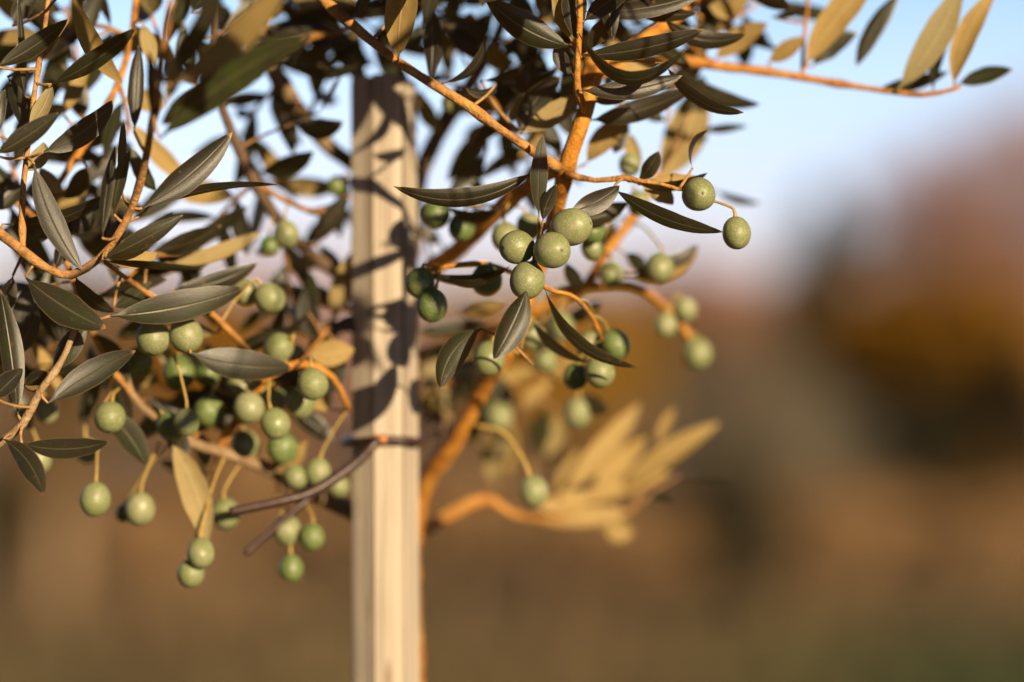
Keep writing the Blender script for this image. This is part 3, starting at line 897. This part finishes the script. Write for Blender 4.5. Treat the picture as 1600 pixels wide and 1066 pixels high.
def fol(name, c0, c1, sc=.9):
    m, t, bs, o = mat(name); pos = world_pos(t); n = noi(t, pos, sc, 3); at = N(t, 'ShaderNodeAttribute', attribute_name='var')
    c = mixc(t, mth(t, 'ADD', mth(t, 'MULTIPLY', n, .6), mth(t, 'MULTIPLY', at.outputs['Fac'], .4)), c0, c1)
    t.links.new(c, bs.inputs['Base Color']); bs.inputs['Roughness'].default_value = .8; bs.inputs['Specular IOR Level'].default_value = .2
    return m
def crown(mb, c, rx, rz, nclump, per, size, rnd, cone=False):
    for i in range(nclump):
        if cone:
            h = rnd.random() ** 1.3; rad = rx * (1 - h) * (.35 + .65 * rnd.random()); a = rnd.uniform(0, 6.283)
            q = Vector((c[0] + rad * math.cos(a), c[1] + rad * math.sin(a), c[2] - rz + 2 * rz * h)); cs = rx * (.30 - .22 * h)
        else:
            while True:
                v = Vector([rnd.uniform(-1, 1) for _ in range(3)])
                if .2 < v.length < 1: break
            q = Vector((c[0] + v.x * rx, c[1] + v.y * rx, c[2] + v.z * rz)); cs = rx * .20
        cv = rnd.random()
        for k in range(per):
            p = q + Vector((rnd.gauss(0, cs), rnd.gauss(0, cs), rnd.gauss(0, cs * .7)))
            u = Vector([rnd.gauss(0, 1) for _ in range(3)]).normalized(); v = u.orthogonal().normalized()
            s_ = size * rnd.uniform(.6, 1.3)
            mb.add([p - u * s_, p - v * s_ * .4, p + u * s_, p + v * s_ * .4], [(0, 1, 2, 3)], var=cv)
M_FTRUNK = simple('far_bark', (.045, .035, .03), (.10, .075, .055), 6, .9, .4, .01)
M_FTAN = simple('pale_bark', (.24, .15, .08), (.34, .22, .13), 6, .9, .4, .01)
def far_tree(name, label, px, D, h, w_, m, n=(60, 40), size=.16, trunk=.25, cone=False, cat='tree', group=None, bark=None, seed=1, crown_lo=None, rad=None, limbs=7):
    rnd = random.Random(seed)
    x = ground_x(px, D); root = empty(name, (x, D, 0)); tag(root, label, cat, group)
    lo = crown_lo if crown_lo is not None else h * trunk
    r = rad or h * .018; tp = []
    for k in range(6):
        t = k / 5; tp.append((Vector((x + rnd.uniform(-.02, .02) * h * t, D, (lo + (h - lo) * .75) * t - .1)), r * (1.15 - .85 * t)))
    mb = MB(); tube(mb, catmull(tp, h * .04), 9, 0)
    cz = (h + lo) / 2
    for k in range(limbs if not cone else 0):
        b = tp[2 + k % 3][0]; a = k * 2.4 + rnd.random()
        e_ = Vector((x + math.cos(a) * w_ * .36, D + math.sin(a) * w_ * .36, min(h * .9, b.z + h * rnd.uniform(.12, .3))))
        tube(mb, catmull([(b, r * .5), ((b + e_) / 2 + Vector((0, 0, -.03 * h)), r * .32), (e_, r * .1)], h * .05), 6)
    mb.build('trunk', bark or M_FTRUNK, root)
    mc = MB(); crown(mc, (x, D, cz), w_ / 2, (h - lo) / 2, n[0], n[1], size, rnd, cone); mc.build('crown', m, root, False)
    return root
F_OLIVE = fol('far_olive_foliage', (.075, .070, .052), (.16, .14, .105), 2)
F_DARK = fol('conifer_foliage', (.022, .019, .010), (.050, .038, .018))
F_ORANGE = fol('amber_foliage', (.080, .034, .002), (.28, .130, .006), 1.4)
F_RUST = fol('rust_foliage', (.19, .075, .035), (.36, .18, .095))
F_GOLD = fol('golden_foliage', (.15, .075, .008), (.32, .17, .025))
F_PINK = fol('rosy_foliage', (.20, .105, .085), (.34, .20, .165))
F_BROWN = fol('brown_foliage', (.075, .045, .018), (.17, .10, .04))
# neighbouring olives in the next row, each with its stake
for i, (px, D, h, lab) in enumerate([(1150, 22, 2.55, 'blurred grey-green young olive tree with dark trunk right of the stake'),
                       (95, 22, 2.25, 'blurred young olive tree below the leaves at the left edge'),
                       (1305, 38, 2.5, 'small blurred olive tree behind and right of the grey-green one')]):
    far_tree('young_olive_tree', lab, px, D, h, 1.45 if i != 1 else 1.2, [F_OLIVE, F_BROWN, F_OLIVE][i], (46, 60), .045, .42, bark=[M_FTRUNK, M_FTAN, M_FTRUNK][i], seed=20 + i, crown_lo=[.75, .9, .8][i], rad=[.16, .11, .07][i], limbs=6, group='young olive trees in the meadow')
far_tree('conifer_tree', 'dark pointed conifer rising above the autumn trees right of centre', 1285, 105, 12.2, 6.5, F_DARK, (160, 44), .34, .05, True, seed=31)
for i, (px, D, h, w_, m, lab) in enumerate([
    (1405, 50, 5.0, 3.0, F_ORANGE, 'amber brown autumn tree just right of the dark conifer'),
    (1545, 48, 4.9, 3.1, F_ORANGE, 'large amber autumn tree between the conifer and the right edge'),
    (1465, 128, 17.5, 9.0, F_PINK, 'tall rosy bare-looking tree behind the amber autumn trees'),
    (1620, 112, 17.5, 9.5, F_PINK, 'tallest rosy brown tree at the right edge'),
    (1612, 92, 6.0, 2.2, F_DARK, 'low dark evergreen at the right edge in front of the tallest rosy tree'),
    (1180, 122, 10.0, 8.0, F_RUST, 'rust red tree left of the dark conifer'),
    (1060, 118, 10.8, 8.0, F_RUST, 'broad rust red autumn tree beyond the olives on the right'),
    (930, 96, 8.6, 6.0, F_GOLD, 'golden brown autumn tree seen below the central olives'),
    (780, 92, 8.2, 6.2, F_GOLD, 'golden autumn tree directly right of the stake'),
    (470, 120, 11.2, 12.0, F_PINK, 'rosy tree seen left of the stake beyond the olives'),
    (330, 95, 7.6, 6.5, F_ORANGE, 'amber tree beyond the hanging olives left of the stake'),
    (120, 100, 9.4, 7.0, F_BROWN, 'brown tree beyond the olive leaves at the left edge')]):
    far_tree('autumn_tree' if m is not F_DARK else 'evergreen_tree', lab, px, D, h, w_, m, (150, 50) if h > 15 else (100, 46), .30 if h > 15 else .26 if D > 60 else .21, .16 if D > 60 else .12, seed=40 + i)
for i, (px, D, h, w_, lab) in enumerate([
    (1150, 21, 1.35, .8, 'dark foliage added for shade at the foot of the grey-green young olive tree'),  # added mass in place of the olive crown's shadow side and stems
    (1478, 46, 2.6, 1.3, 'dark foliage added for the shaded gap between the two amber autumn trees'),  # added mass where there is only a shadowed gap
    (1608, 45, 3.6, 1.1, 'tall dark bush at the right edge'),
    (750, 40, .9, 1.5, 'dark bush in the meadow under the lowest golden leaves'),
    (40, 30, 1.3, 1.2, 'dark bush in the meadow at the left edge')]):
    r_ = far_tree('bush', lab, px, D, h, w_, F_BROWN if px == 750 else F_DARK, (60, 40), .03 + .002 * D, .05, cat='bush', seed=70 + i, rad=.03 + .001 * D, limbs=4)  # the first two are added foliage standing in for shade, not real bushes
F_TAN = fol('dry_stalks', (.17, .095, .04), (.33, .20, .10), 2)
for i, (px, D, h, w_, lab) in enumerate([
    (235, 27, .9, .9, 'below the paired hanging olives at lower left'), (470, 30, .9, 1.3, 'just left of the stake base'),
    (930, 30, .8, 1.3, 'under the golden leaf spray'), (1050, 26, .75, .8, 'left of the dark trunk of the grey-green olive tree'),
    (1300, 27, .9, 1.2, 'right of the dark trunk of the grey-green olive tree'), (1400, 30, .7, 1.2, 'below the amber tree beside the conifer'),
    (1545, 28, .7, 1.1, 'near the right edge below the amber trees'), (700, 33, 1.2, 1.4, 'just right of the stake base'),
    (380, 44, 1.6, 2.0, 'behind the loose tie ends'), (1240, 60, 3.2, 3.0, 'tallest of them, under the dark conifer')]):
    far_tree('dry_shrub', 'dry tan shrub ' + lab, px, D, h, w_, F_TAN, (40, 36), .02 + .002 * D, .05, cat='shrub', group='dry shrubs scattered in the meadow', seed=90 + i, rad=.02, limbs=4, bark=M_FTAN)
# the far wood
mb = MB(); rw = random.Random(9)
for i in range(26):
    x = -34 + 68 * i / 25 + rw.uniform(-1, 1); y = rw.uniform(138, 165); hh = rw.uniform(10, 12.5)
    tube(mb, [(Vector((x, y, -.1)), .25), (Vector((x, y, hh * .7)), .1)], 6)
    crown(mb, (x, y, hh * .55), 3.2, hh * .45, 40, 26, .36, rw)
tag(mb.build('woods', fol('far_wood_foliage', (.13, .060, .032), (.30, .165, .095), .25), None, False), 'far rust-coloured wood closing the meadow', 'woods', kind='stuff')
